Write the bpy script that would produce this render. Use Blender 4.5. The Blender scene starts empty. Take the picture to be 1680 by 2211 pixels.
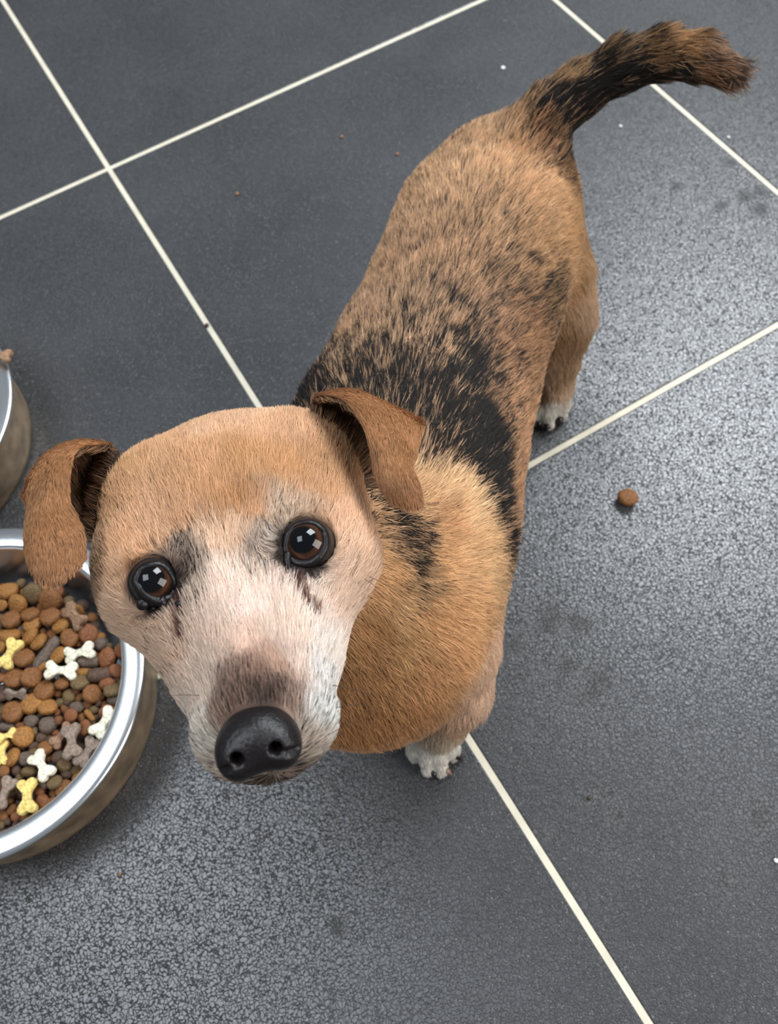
import bpy, math, random
import numpy as np
from mathutils import Matrix, Vector
from mathutils.kdtree import KDTree

# ==== CAMERA (fitted to the tile grid: metres, floor z=0, camera 0.54 m up) ====
CX, CY, F = 840.0, 1105.5, 1896.5
CAM = np.array([0.0, 0.0, 0.54])
def _rot(r):
    th = np.linalg.norm(r); k = r/th
    K = np.array([[0, -k[2], k[1]], [k[2], 0, -k[0]], [-k[1], k[0], 0]])
    return np.eye(3)+np.sin(th)*K+(1-np.cos(th))*K@K
RC = _rot(np.array([-0.4756, 0.0557, 0.5385]))        # rows: camera right, up, back
def ray(x, y): return RC.T@np.array([(x-CX)/F, -(y-CY)/F, -1.0])
def atH(x, y, h):                                        # a point of known height seen at photo pixel x, y
    d = ray(x, y); return CAM+d*((h-CAM[2])/d[2])
def atD(x, y, D): return CAM+ray(x, y)*D                # a point of known distance along the axis
def proj(P):
    c = (np.atleast_2d(P)-CAM)@RC.T
    return CX+F*c[:, 0]/-c[:, 2], CY-F*c[:, 1]/-c[:, 2], -c[:, 2]

random.seed(7); rng = np.random.default_rng(7)
sc = bpy.context.scene; COL = sc.collection
cam = bpy.data.cameras.new('camera'); co = bpy.data.objects.new('camera', cam); COL.objects.link(co)
cam.sensor_fit = 'HORIZONTAL'; cam.sensor_width = 36; cam.lens = 36*F/1680; cam.clip_start = .01
m = Matrix([list(RC.T[i])+[CAM[i]] for i in range(3)]+[[0, 0, 0, 1]]); co.matrix_world = m
cam.dof.use_dof = True; cam.dof.focus_distance = .34; cam.dof.aperture_fstop = 20.0
sc.camera = co
sc.view_settings.view_transform = 'Standard'; sc.view_settings.look = 'None'
sc.view_settings.gamma = 1; sc.view_settings.use_curve_mapping = False
sc.view_settings.exposure = 0.0
sc.cycles.max_bounces = 7; sc.cycles.diffuse_bounces = 4; sc.cycles.glossy_bounces = 4; sc.cycles.use_adaptive_sampling = True; sc.cycles.adaptive_threshold = .02

# ==== LIGHT: soft daylight, two windows and an added fill lamp ====
w = bpy.data.worlds.new('world'); sc.world = w; w.use_nodes = True
bg = w.node_tree.nodes['Background']; bg.inputs[0].default_value = (.86, .93, 1, 1); bg.inputs[1].default_value = .24
def area(name, loc, target, sx, sy, power, col=(1, 1, 1)):
    l = bpy.data.lights.new(name, 'AREA'); l.shape = 'RECTANGLE'; l.size = sx; l.size_y = sy; l.energy = power; l.color = col
    o = bpy.data.objects.new(name, l); COL.objects.link(o); o.location = loc
    o.rotation_euler = (Vector(target)-Vector(loc)).to_track_quat('-Z', 'Y').to_euler()
    return o
T0 = (.05, .2, .1)
area('window_light', (1.60, .88, 2.0), T0, 1.1, 1.0, 76, (.89, .95, 1))
area('fill_light_side', (1.30, -1.25, 1.3), T0, 1.2, 1.0, 36, (1, .97, .93))  # unseen fill lamp, added to brighten the dog's chest, left side and face
area('window_light_far', (-.66, .52, 2.0), T0, 1.0, .9, 26, (.86, .93, 1))

# ==== MATERIAL HELPERS ====
def mat(name):
    M = bpy.data.materials.new(name); M.use_nodes = True; n = M.node_tree
    return M, n, n.nodes['Principled BSDF']
def N(n, t, **k):
    x = n.nodes.new(t)
    for a, b in k.items():
        if a.startswith('_'): setattr(x, a[1:], b)
        else: x.inputs[int(a[1:]) if a[0] == 'i' and a[1:].isdigit() else a].default_value = b
    return x
def lin(c): return tuple((v/255/12.92 if v/255 <= .04045 else ((v/255+.055)/1.055)**2.4) for v in c)
def plain(name, rgb, rough=.5, metal=0, spec=.5, noise=0, nscale=300, bump=0, coat=0):
    M, n, b = mat(name); c = lin(rgb)
    b.inputs['Roughness'].default_value = rough; b.inputs['Metallic'].default_value = metal
    b.inputs['Specular IOR Level'].default_value = spec; b.inputs['Coat Weight'].default_value = coat
    b.inputs['Base Color'].default_value = (*c, 1)
    if noise or bump:                                     # noise is in each object's own coordinates
        tc = N(n, 'ShaderNodeTexCoord'); nz = N(n, 'ShaderNodeTexNoise', Scale=nscale, Detail=5.0)
        n.links.new(tc.outputs['Object'], nz.inputs['Vector'])
        if noise:
            mr = N(n, 'ShaderNodeMapRange'); mr.inputs[1].default_value = .3; mr.inputs[2].default_value = .7
            mr.inputs[3].default_value = 1-noise; mr.inputs[4].default_value = 1+noise*.6
            hs = N(n, 'ShaderNodeHueSaturation', Color=(*c, 1))
            n.links.new(nz.outputs[0], mr.inputs[0]); n.links.new(mr.outputs[0], hs.inputs['Value'])
            n.links.new(hs.outputs[0], b.inputs['Base Color'])
        if bump:
            bp = N(n, 'ShaderNodeBump', Strength=1.0, Distance=bump)
            n.links.new(nz.outputs[0], bp.inputs['Height']); n.links.new(bp.outputs[0], b.inputs['Normal'])
    return M

# ==== MESH HELPERS ====
def link(name, V, Fc, M, parent=None, smooth=True, loc=None):
    me = bpy.data.meshes.new(name); me.from_pydata([tuple(map(float, v)) for v in V], [], [tuple(map(int, f)) for f in Fc]); me.update()
    if smooth: me.shade_smooth()
    o = bpy.data.objects.new(name, me); COL.objects.link(o)
    if M: me.materials.append(M)
    if parent is not None: o.parent = parent
    if loc is not None: o.location = loc
    return o
def tag(o, label=None, cat=None, group=None, kind=None):
    for k, v in (('label', label), ('category', cat), ('group', group), ('kind', kind)):
        if v: o[k] = v
    return o
def grid_faces(nr, nc, wrap=False):
    Fc = []
    for i in range(nr-1):
        for j in range(nc if wrap else nc-1):
            k = (j+1) % nc
            Fc.append((i*nc+j, i*nc+k, (i+1)*nc+k, (i+1)*nc+j))
    return Fc
def lathe(prof, seg=128):
    V = [(r*math.cos(2*math.pi*j/seg), r*math.sin(2*math.pi*j/seg), z) for r, z in prof for j in range(seg)]
    return V, grid_faces(len(prof), seg, True)
def tube(pts, rad, seg=10, caps=True):
    pts = np.array(pts, float); n = len(pts); rad = np.broadcast_to(rad, (n,)) if np.ndim(rad) < 1 else np.array(rad)
    T = np.gradient(pts, axis=0); T /= np.linalg.norm(T, axis=1)[:, None]
    up = np.array([.3, .2, 1.]); V = []
    for p, t, r in zip(pts, T, rad):
        a = np.cross(t, up); a /= np.linalg.norm(a); b = np.cross(t, a)
        for j in range(seg):
            th = 2*math.pi*j/seg; V.append(p+r*(a*math.cos(th)+b*math.sin(th)))
    Fc = grid_faces(n, seg, True)
    if caps: Fc += [tuple(range(seg))[::-1], tuple(range((n-1)*seg, n*seg))]
    return V, Fc
def catmull(P, n):
    P = np.array(P, float); P = np.vstack([2*P[0]-P[1], P, 2*P[-1]-P[-2]]); out = []
    segs = len(P)-3
    for t in np.linspace(0, segs-1e-6, n):
        i = int(t); u = t-i; a, b, c, d = P[i:i+4]
        out.append(.5*(2*b+(c-a)*u+(2*a-5*b+4*c-d)*u*u+(3*b-a-3*c+d)*u**3))
    return np.array(out)

# ==== FLOOR ====
TILE, GX, GY, GAP = .451224, .068148, .685314, .0036
def floor_material():
    M, n, b = mat('anthracite_tile'); L = n.links.new
    geo = N(n, 'ShaderNodeNewGeometry'); P = geo.outputs['Position']
    dn = N(n, 'ShaderNodeTexNoise', Scale=220.0, Detail=2.0); L(P, dn.inputs['Vector'])
    mx = N(n, 'ShaderNodeMix', _data_type='VECTOR'); mx.inputs[0].default_value = .0062
    L(P, mx.inputs[4]); L(dn.outputs[1], mx.inputs[5])
    vo = N(n, 'ShaderNodeTexVoronoi', _feature='DISTANCE_TO_EDGE', Scale=440.0); L(mx.outputs[1], vo.inputs['Vector'])
    n2 = N(n, 'ShaderNodeTexNoise', Scale=420.0, Detail=4.0); L(P, n2.inputs['Vector'])
    mr = N(n, 'ShaderNodeMapRange'); L(vo.outputs['Distance'], mr.inputs[0]); mr.inputs[2].default_value = .11
    ad = N(n, 'ShaderNodeMath', _operation='MULTIPLY_ADD', i1=.9); L(n2.outputs[0], ad.inputs[0]); L(mr.outputs[0], ad.inputs[2])
    bp = N(n, 'ShaderNodeBump', Strength=.6, Distance=.00036); L(ad.outputs[0], bp.inputs['Height']); L(bp.outputs[0], b.inputs['Normal'])
    big = N(n, 'ShaderNodeTexNoise', Scale=9.0, Detail=6.0, Roughness=.6); L(P, big.inputs['Vector'])
    cr = N(n, 'ShaderNodeValToRGB'); L(big.outputs[0], cr.inputs[0])
    cr.color_ramp.elements[0].position = .3; cr.color_ramp.elements[0].color = (.028, .028, .030, 1)
    cr.color_ramp.elements[1].position = .72; cr.color_ramp.elements[1].color = (.044, .044, .047, 1)
    # dried paw smears: dark marks where they lie on the floor
    spots = [((1262, 1725), .008), ((1310, 1712), .010), ((1335, 1765), .009), ((1308, 1815), .007), ((1320, 1835), .006), ((1175, 1790), .008),
             ((1225, 1440), .013), ((1290, 1470), .015), ((1190, 1340), .015), ((1250, 1350), .014), ((1110, 1390), .012), ((1270, 1500), .01),
             ((1460, 402), .008), ((1575, 350), .009), ((1560, 445), .009), ((1640, 452), .012), ((1610, 425), .011), ((1645, 415), .01),
             ((1355, 1878), .006), ((1640, 1760), .015), ((1560, 1900), .01), ((730, 2000), .008)]
    acc = None
    sn = N(n, 'ShaderNodeTexNoise', Scale=190.0, Detail=8.0, Roughness=.75); L(P, sn.inputs['Vector'])
    for (x, y), r in spots:
        p = atH(x, y, 0)
        ds = N(n, 'ShaderNodeVectorMath', _operation='DISTANCE'); L(P, ds.inputs[0]); ds.inputs[1].default_value = tuple(p)
        m1 = N(n, 'ShaderNodeMapRange'); L(ds.outputs['Value'], m1.inputs[0])
        m1.inputs[1].default_value = 0; m1.inputs[2].default_value = r*1.5; m1.inputs[3].default_value = .58; m1.inputs[4].default_value = 0
        if acc is None: acc = m1.outputs[0]
        else:
            mm = N(n, 'ShaderNodeMath', _operation='MAXIMUM'); L(acc, mm.inputs[0]); L(m1.outputs[0], mm.inputs[1]); acc = mm.outputs[0]
    sm = N(n, 'ShaderNodeMath', _operation='ADD'); L(acc, sm.inputs[0]); L(sn.outputs[0], sm.inputs[1])
    st = N(n, 'ShaderNodeMapRange'); L(sm.outputs[0], st.inputs[0]); st.inputs[1].default_value = .72; st.inputs[2].default_value = 1.0
    gv = N(n, 'ShaderNodeMapRange'); L(mr.outputs[0], gv.inputs[0]); gv.inputs[3].default_value = .55; gv.inputs[4].default_value = 1.06
    hv = N(n, 'ShaderNodeHueSaturation'); L(cr.outputs[0], hv.inputs['Color']); L(gv.outputs[0], hv.inputs['Value'])
    dm = N(n, 'ShaderNodeMix', _data_type='RGBA', _blend_type='MIX'); L(st.outputs[0], dm.inputs[0]); L(hv.outputs[0], dm.inputs[6]); dm.inputs[7].default_value = (.028, .027, .027, 1)
    L(dm.outputs[2], b.inputs['Base Color'])
    rr = N(n, 'ShaderNodeMapRange'); L(big.outputs[0], rr.inputs[0]); rr.inputs[3].default_value = .30; rr.inputs[4].default_value = .40
    ra = N(n, 'ShaderNodeMath', _operation='MULTIPLY_ADD', i1=.3); L(st.outputs[0], ra.inputs[0]); L(rr.outputs[0], ra.inputs[2])
    rb = N(n, 'ShaderNodeMapRange'); L(mr.outputs[0], rb.inputs[0]); rb.inputs[3].default_value = .14; rb.inputs[4].default_value = 0
    rc = N(n, 'ShaderNodeMath', _operation='ADD'); L(ra.outputs[0], rc.inputs[0]); L(rb.outputs[0], rc.inputs[1]); L(rc.outputs[0], b.inputs['Roughness']); gs = N(n, 'ShaderNodeMapRange'); L(mr.outputs[0], gs.inputs[0]); gs.inputs[3].default_value = .38; gs.inputs[4].default_value = .95; L(gs.outputs[0], b.inputs['Specular IOR Level'])
    return M
tile_m = floor_material()
grout_m = plain('cream_grout', (208, 200, 180), .85, noise=.12, nscale=60, bump=.0002)
floor = link('floor', [(-1.6, -1.2, -.012), (2.2, -1.2, -.012), (2.2, 2.6, -.012), (-1.6, 2.6, -.012),
                       (-1.6, -1.2, -.0006), (2.2, -1.2, -.0006), (2.2, 2.6, -.0006), (-1.6, 2.6, -.0006)],
             [(0, 1, 5, 4), (1, 2, 6, 5), (2, 3, 7, 6), (3, 0, 4, 7), (4, 5, 6, 7), (3, 2, 1, 0)], grout_m, smooth=False)
tag(floor, kind='structure')
def tile_mesh():
    s = (TILE-GAP)/2; V = []; c = .004
    for inset, z in ((0, -.010), (0, -.0011), (.0004, -.0004), (.0012, 0)):
        e = s-inset
        for sx, sy in ((-1, -1), (1, -1), (1, 1), (-1, 1)): V.append((sx*e, sy*e, z))
    Fc = []
    for r in range(3):
        for j in range(4): Fc.append((r*4+j, r*4+(j+1) % 4, (r+1)*4+(j+1) % 4, (r+1)*4+j))
    Fc += [(12, 13, 14, 15), (3, 2, 1, 0)]
    me = bpy.data.meshes.new('tile'); me.from_pydata(V, [], Fc); me.update(); me.materials.append(tile_m); return me
tm = tile_mesh()
for i in range(-3, 4):
    for j in range(-4, 4):
        o = bpy.data.objects.new('tile', tm); COL.objects.link(o); o.parent = floor
        o.location = (GX+(i+.5)*TILE, GY+(j+.5)*TILE, 0)

# ==== DOG SHAPE (numpy) ====
E0 = atD(500, 1222, .285)                                # between the eyes
hx = np.array([.966, .252, -.06]); hy = np.array([.231, -.727, .645])
hx /= np.linalg.norm(hx); hy -= hx*(hx@hy); hy /= np.linalg.norm(hy); hz = -np.cross(hx, hy)
HX, HY, HZ = hx@RC, hy@RC, hz@RC
HM = np.stack([HX, HY, HZ])                               # head axes: dog's left, towards nose, out of the forehead
def hd(x, y, z): return E0+x*HX+y*HY+z*HZ
BF = np.array([-.787, -.617, 0.]); BL = np.array([.617, -.787, 0.]); UP = np.array([0, 0, 1.])   # body forward, body left
PR = []
def cone(g, A, ra, B, rb, k=.015, flow=None):
    A = np.array(A, float); B = np.array(B, float)
    fl = (B-A) if flow is None else np.array(flow, float)
    PR.append(dict(t='c', g=g, A=A, B=B, ra=ra, rb=rb, k=k, f=fl/(np.linalg.norm(fl)+1e-9)))
def ball(g, A, r, k=.015, flow=(0, 0, -1)): cone(g, A, r, np.array(A)+1e-4, r, k, flow)
def ell(g, c, r, M, k=.015, flow=(0, 0, -1)):
    fl = np.array(flow, float); PR.append(dict(t='e', g=g, c=np.array(c), r=np.array(r), M=M, k=k, f=fl/np.linalg.norm(fl)))
def chain(g, P, k=.015, rev=False):
    for (a, ra), (b, rb) in zip(P[:-1], P[1:]): cone(g, a, ra, b, rb, k, (np.array(b)-np.array(a))*(-1 if rev else 1))
# torso, front to back
chain('b', [(atH(850, 1215, .115), .052), (atH(862, 1070, .117), .058), (atH(893, 930, .114), .0585), (atH(943, 790, .112), .0555),
            (atH(1005, 640, .112), .054), (atH(1050, 510, .114), .0535), (atH(1078, 435, .112), .046)], .02)
ball('b', atH(1095, 405, .118), .036, .02, -BF)
ell('b', atH(740, 960, .112), (.040, .022, .040), np.stack([BF, BL, UP]), .02, -UP-BF*.5)
# shoulders, forechest
ell('b', atH(958, 1185, .112), (.040, .030, .040), np.stack([BF, BL, UP]), .02, -UP-BF*.3)
ell('b', atH(830, 1370, .112), (.047, .050, .047), np.stack([BF, BL, UP]), .02, -UP)
# neck up to the skull
cone('b', atH(790, 1240, .130), .054, hd(.004, -.062, -.044), .036, .02, -(HM[1]*0+np.array([0, 0, 1.])+BF*.2))
cone('b', hd(.006, -.055, -.055), .032, atH(770, 1400, .12), .045, .02)
# left foreleg, bowed
chain('l', [(atH(945, 1230, .112), .030), (atH(968, 1390, .085), .023), (atH(972, 1485, .064), .0185), (atH(952, 1545, .034), .0130), (atH(937, 1590, .016), .0120)], .014)
def toes(T_, h0=.0125, r=.0043):
    for (x0, y0, x1, y1) in T_:
        a, b = atH(x0, y0, h0), atH(x1, y1, .0050); mid = a*.45+b*.55; mid[2] = .0105
        cone('p', a, r*1.15, mid, r*1.05, .0012); cone('p', mid, r*1.05, b, r*.9, .0025)
ball('p', atH(936, 1592, .0105), .0108, .003, -UP)
toes([(900, 1598, 898, 1630), (918, 1602, 925, 1658), (943, 1600, 952, 1660), (966, 1598, 976, 1628)])
# left hind leg: thigh, knee, hock, foot
chain('l', [(atH(1126, 500, .098), .034), (atH(1166, 600, .080), .0305), (atH(1188, 690, .060), .0250), (atH(1198, 775, .038), .0145)], .016)
chain('l', [(atH(1198, 775, .038), .0135), (atH(1202, 830, .022), .0088), (atH(1196, 862, .014), .0105)], .010)
ball('p', atH(1190, 866, .0100), .0090, .003, -UP)
toes([(1162, 872, 1160, 905), (1180, 874, 1184, 913), (1204, 862, 1211, 895)], h0=.011, r=.0046)
# right legs, mostly hidden behind the body
fr, hr = -BL*.088, -BL*.080
f0 = atH(930, 1600, 0)+fr+BF*-.012; h0 = atH(1193, 880, 0)+hr+BF*.01
chain('l', [(f0+[0, 0, .11]-fr*.2-BF*.01, .030), (f0+[0, 0, .06]-BF*.01, .020), (f0+[0, 0, .015], .012), (f0+BF*.014+[0, 0, .009], .0105)], .014)
chain('l', [(h0+[0, 0, .10]-hr*.25-BF*.03, .036), (h0+[0, 0, .05]+BF*.0, .020), (h0+[0, 0, .025]-BF*.025, .0105), (h0+[0, 0, .012]-BF*.008, .0105), (h0+BF*.012+[0, 0, .008], .0095)], .014)
# tail
tailP = [(atH(1105, 385, .135), .026), (atH(1135, 320, .152), .0165), (atH(1180, 255, .165), .0125), (atH(1245, 200, .176), .0098),
         (atH(1330, 148, .188), .0088), (atH(1420, 120, .197), .0080), (atH(1500, 122, .203), .0068), (atH(1555, 148, .205), .005)]
chain('t', tailP, .016)
# head
BK = -HY
ell('h', hd(.000, -.044, -.030), (.0480, .046, .038), HM, .012, BK)
ell('h', hd(0, -.010, -.013), (.034, .026, .016), HM, .012, BK)
ell('h', hd(.0315, -.019, -.020), (.0160, .026, .017), HM, .012, BK)
cone('h', hd(.027, -.008, -.022), .0165, hd(.013, .022, -.022), .0150, .010, BK)
ell('h', hd(-.0345, -.024, -.018), (.0160, .025, .017), HM, .012, BK)
for s_ in (-1, 1): ell('h', hd(s_*.029, -.058, -.026), (.019, .022, .022), HM, .012, BK)
cone('h', hd(-.027, -.008, -.020), .0155, hd(-.013, .022, -.022), .0150, .010, BK)
cone('h', hd(0, .004, -.012), .0125, hd(0, .046, -.0065), .0088, .010, BK)
cone('h', hd(0, .004, -.030), .0250, hd(0, .044, -.021), .0175, .010, BK)
ball('h', hd(0, .0530, -.0235), .0092, .008, BK)
for s in (-1, 1):
    ball('h', hd(s*.0092, .0500, -.0190), .0110, .006, BK)
    cone('h', hd(s*.010, .015, -.026), .0165, hd(s*.0088, .046, -.0195), .0118, .006, BK)
    cone('h', hd(s*.0130, -.006, -.0020), .0055, hd(s*.027, -.011, -.0045), .0050, .007, BK)   # brow ridge
cone('h', hd(0, .0, -.046), .020, hd(0, .043, -.032), .0105, .006, BK)
ball('h', hd(0, .051, -.0135), .0112, .006, BK)
cone('h', hd(0, .035, -.034), .0105, hd(0, .0475, -.029), .0085, .005, BK)

def sd(p, P, _=None):
    if p['t'] == 'c':
        ba = p['B']-p['A']; pa = P-p['A']; t = np.clip(pa@ba/(ba@ba), 0, 1)
        return np.linalg.norm(pa-t[..., None]*ba, axis=-1)-(p['ra']+(p['rb']-p['ra'])*t)
    q = (P-p['c'])@p['M'].T; k0 = np.linalg.norm(q/p['r'], axis=-1); k1 = np.linalg.norm(q/p['r']**2, axis=-1)
    return k0*(k0-1)/(k1+1e-9)
def bbox(p, pad):
    if p['t'] == 'c':
        r = max(p['ra'], p['rb'])+pad; return np.minimum(p['A'], p['B'])-r, np.maximum(p['A'], p['B'])+r
    r = np.abs(p['M'].T)@p['r']+pad; return p['c']-r, p['c']+r
def smin(a, b, k):
    h = np.maximum(k-np.abs(a-b), 0)/k; return np.minimum(a, b)-h*h*k*.25
# eyes (centre from the photo; 9.2 mm eyeballs)
EYES = [dict(c=atD(334, 1258, .2895), r=.0092), dict(c=atD(664, 1176, .2930), r=.0092)]
GRP = 'blpth'
def field(P):
    """signed distance of the whole dog at points P (n,3)"""
    D = {g: np.full(len(P), 1.) for g in GRP}
    for p in PR:
        lo, hi = bbox(p, .03); I = np.nonzero(((P > lo) & (P < hi)).all(1))[0]
        if len(I): D[p['g']][I] = smin(D[p['g']][I], sd(p, P[I]), p['k'])
    d = smin(D['b'], D['l'], .014); d = smin(d, D['p'], .006); d = smin(d, D['t'], .014); d = smin(d, D['h'], .010)
    for e in EYES:                                        # sockets
        s = np.linalg.norm(P-e['c'], axis=1)-(e['r']+.0002)
        d = -smin(-d, s, .003)
    return d
def surface_nets(lo, hi, h):
    n = np.ceil((hi-lo)/h).astype(int)+1
    ax = [lo[i]+h*np.arange(n[i]) for i in range(3)]
    D = {g: np.full(n, 1., np.float32) for g in GRP}
    def loc(lo2, hi2):
        a = np.clip(np.floor((lo2-lo)/h).astype(int), 0, n-1); b = np.clip(np.ceil((hi2-lo)/h).astype(int)+1, 1, n)
        sl = tuple(slice(a[i], b[i]) for i in range(3))
        G = np.stack(np.meshgrid(*[ax[i][sl[i]] for i in range(3)], indexing='ij'), -1)
        return sl, G
    for p in PR:
        sl, G = loc(*bbox(p, .026)); D[p['g']][sl] = smin(D[p['g']][sl], sd(p, G), p['k'])
    d = smin(D['b'], D['l'], .014); d = smin(d, D['p'], .006); d = smin(d, D['t'], .014); d = smin(d, D['h'], .010)
    for e in EYES:
        sl, G = loc(e['c']-.02, e['c']+.02); d[sl] = -smin(-d[sl], np.linalg.norm(G-e['c'], axis=-1)-(e['r']+.0002), .003)
    return polygonise(d, lo, h, n)
def polygonise(d, lo, h, n):
    n = np.array(n); ins = d < 0; c = np.zeros(n-1, np.int8)
    for i in (0, 1):
        for j in (0, 1):
            for k in (0, 1): c += ins[i:n[0]-1+i, j:n[1]-1+j, k:n[2]-1+k]
    act = np.argwhere((c > 0) & (c < 8)); idx = np.full(n-1, -1, np.int64); idx[tuple(act.T)] = np.arange(len(act))
    S = np.zeros((len(act), 3)); W = np.zeros(len(act))
    corners = [(i, j, k) for i in (0, 1) for j in (0, 1) for k in (0, 1)]
    val = {cn: d[act[:, 0]+cn[0], act[:, 1]+cn[1], act[:, 2]+cn[2]] for cn in corners}
    for a in corners:
        for b_ in corners:
            if b_ > a and sum(abs(x-y) for x, y in zip(a, b_)) == 1:
                va, vb = val[a], val[b_]; m_ = (va < 0) != (vb < 0); t = np.where(m_, va/(va-vb+1e-12), 0)
                S += m_[:, None]*(np.array(a)+(np.array(b_)-np.array(a))*t[:, None]); W += m_
    V = lo+h*(act+S/W[:, None]); Fc = []
    for axn in range(3):
        u, v = (axn+1) % 3, (axn+2) % 3
        s0 = [slice(None)]*3; s1 = [slice(None)]*3; s0[axn] = slice(0, n[axn]-1); s1[axn] = slice(1, n[axn])
        A, B = ins[tuple(s0)], ins[tuple(s1)]
        for flip, mk in ((False, A & ~B), (True, ~A & B)):
            q = np.argwhere(mk); q = q[(q[:, u] > 0) & (q[:, v] > 0) & (q[:, u] < n[u]-1) & (q[:, v] < n[v]-1)]
            def at(du, dv):
                r = q.copy(); r[:, u] -= du; r[:, v] -= dv; return idx[r[:, 0], r[:, 1], r[:, 2]]
            f = np.stack([at(1, 1), at(0, 1), at(0, 0), at(1, 0)], 1)
            Fc.append(f[:, ::-1] if flip else f)
    return V, np.vstack(Fc)
los, his = zip(*[bbox(p, .012) for p in PR])
DV, DF = surface_nets(np.min(los, 0), np.max(his, 0), .0015)
for _ in range(2):                                        # settle the vertices on the exact surface
    e = 4e-4; d0 = field(DV)
    g = np.stack([field(DV+np.eye(3)[i]*e)-d0 for i in range(3)], 1)/e
    gn = np.linalg.norm(g, axis=1)[:, None]+1e-9
    DV = DV-np.clip(d0[:, None]/gn, -.001, .001)*g/gn
DV[:, 2] = np.maximum(DV[:, 2], 0.0003)
DN = g/gn
# ==== END DOG SHAPE ====

# ==== DOG: mesh, coat, ears, eyes, nose, claws ====
def attr_material(name, attr, rough, hair=False, mul=1.0):
    M = bpy.data.materials.new(name); M.use_nodes = True; n = M.node_tree; L = n.links.new
    at = N(n, 'ShaderNodeAttribute'); at.attribute_name = attr
    if hair:
        n.nodes.remove(n.nodes['Principled BSDF'])
        h = N(n, 'ShaderNodeBsdfHairPrincipled'); h.model = 'CHIANG'; h.parametrization = 'COLOR'
        h.inputs['Roughness'].default_value = .42; h.inputs['Radial Roughness'].default_value = .55
        h.inputs['Coat'].default_value = 0 if 'Coat' in h.inputs else 0
        h.inputs['Random Roughness'].default_value = .2
        L(at.outputs['Color'], h.inputs['Color'])
        df = N(n, 'ShaderNodeBsdfDiffuse'); L(at.outputs['Color'], df.inputs[0])
        mx = N(n, 'ShaderNodeMixShader', i0=.68); L(h.outputs[0], mx.inputs[1]); L(df.outputs[0], mx.inputs[2])
        L(mx.outputs[0], n.nodes['Material Output'].inputs[0])
    else:
        b = n.nodes['Principled BSDF']; b.inputs['Roughness'].default_value = rough; b.inputs['Specular IOR Level'].default_value = .2
        L(at.outputs['Color'], b.inputs['Base Color'])
    return M
skin_m = attr_material('dog_skin', 'coat_color', .8)
hair_m = attr_material('dog_hair', 'coat_color', .5, hair=True)

dog = link('dog', DV, DF, skin_m)
tag(dog, 'small tan dog with dark saddle, drop ears and greying face looking up from the floor', 'dog')
PXV, PYV, PZV = proj(DV); facing = ((CAM-DV)*DN).sum(1) > 0

def on_dog(x, y):                                         # the dog's surface point first met at photo pixel x, y
    I = np.nonzero((np.hypot(PXV-x, PYV-y) < 9) & facing)[0]
    if len(I) == 0: I = np.nonzero(facing)[0]; return DV[I[np.argmin(np.hypot(PXV[I]-x, PYV[I]-y))]]
    I = I[PZV[I] < PZV[I].min()+.012]
    return DV[I[np.argmin(np.hypot(PXV[I]-x, PYV[I]-y))]]
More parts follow.
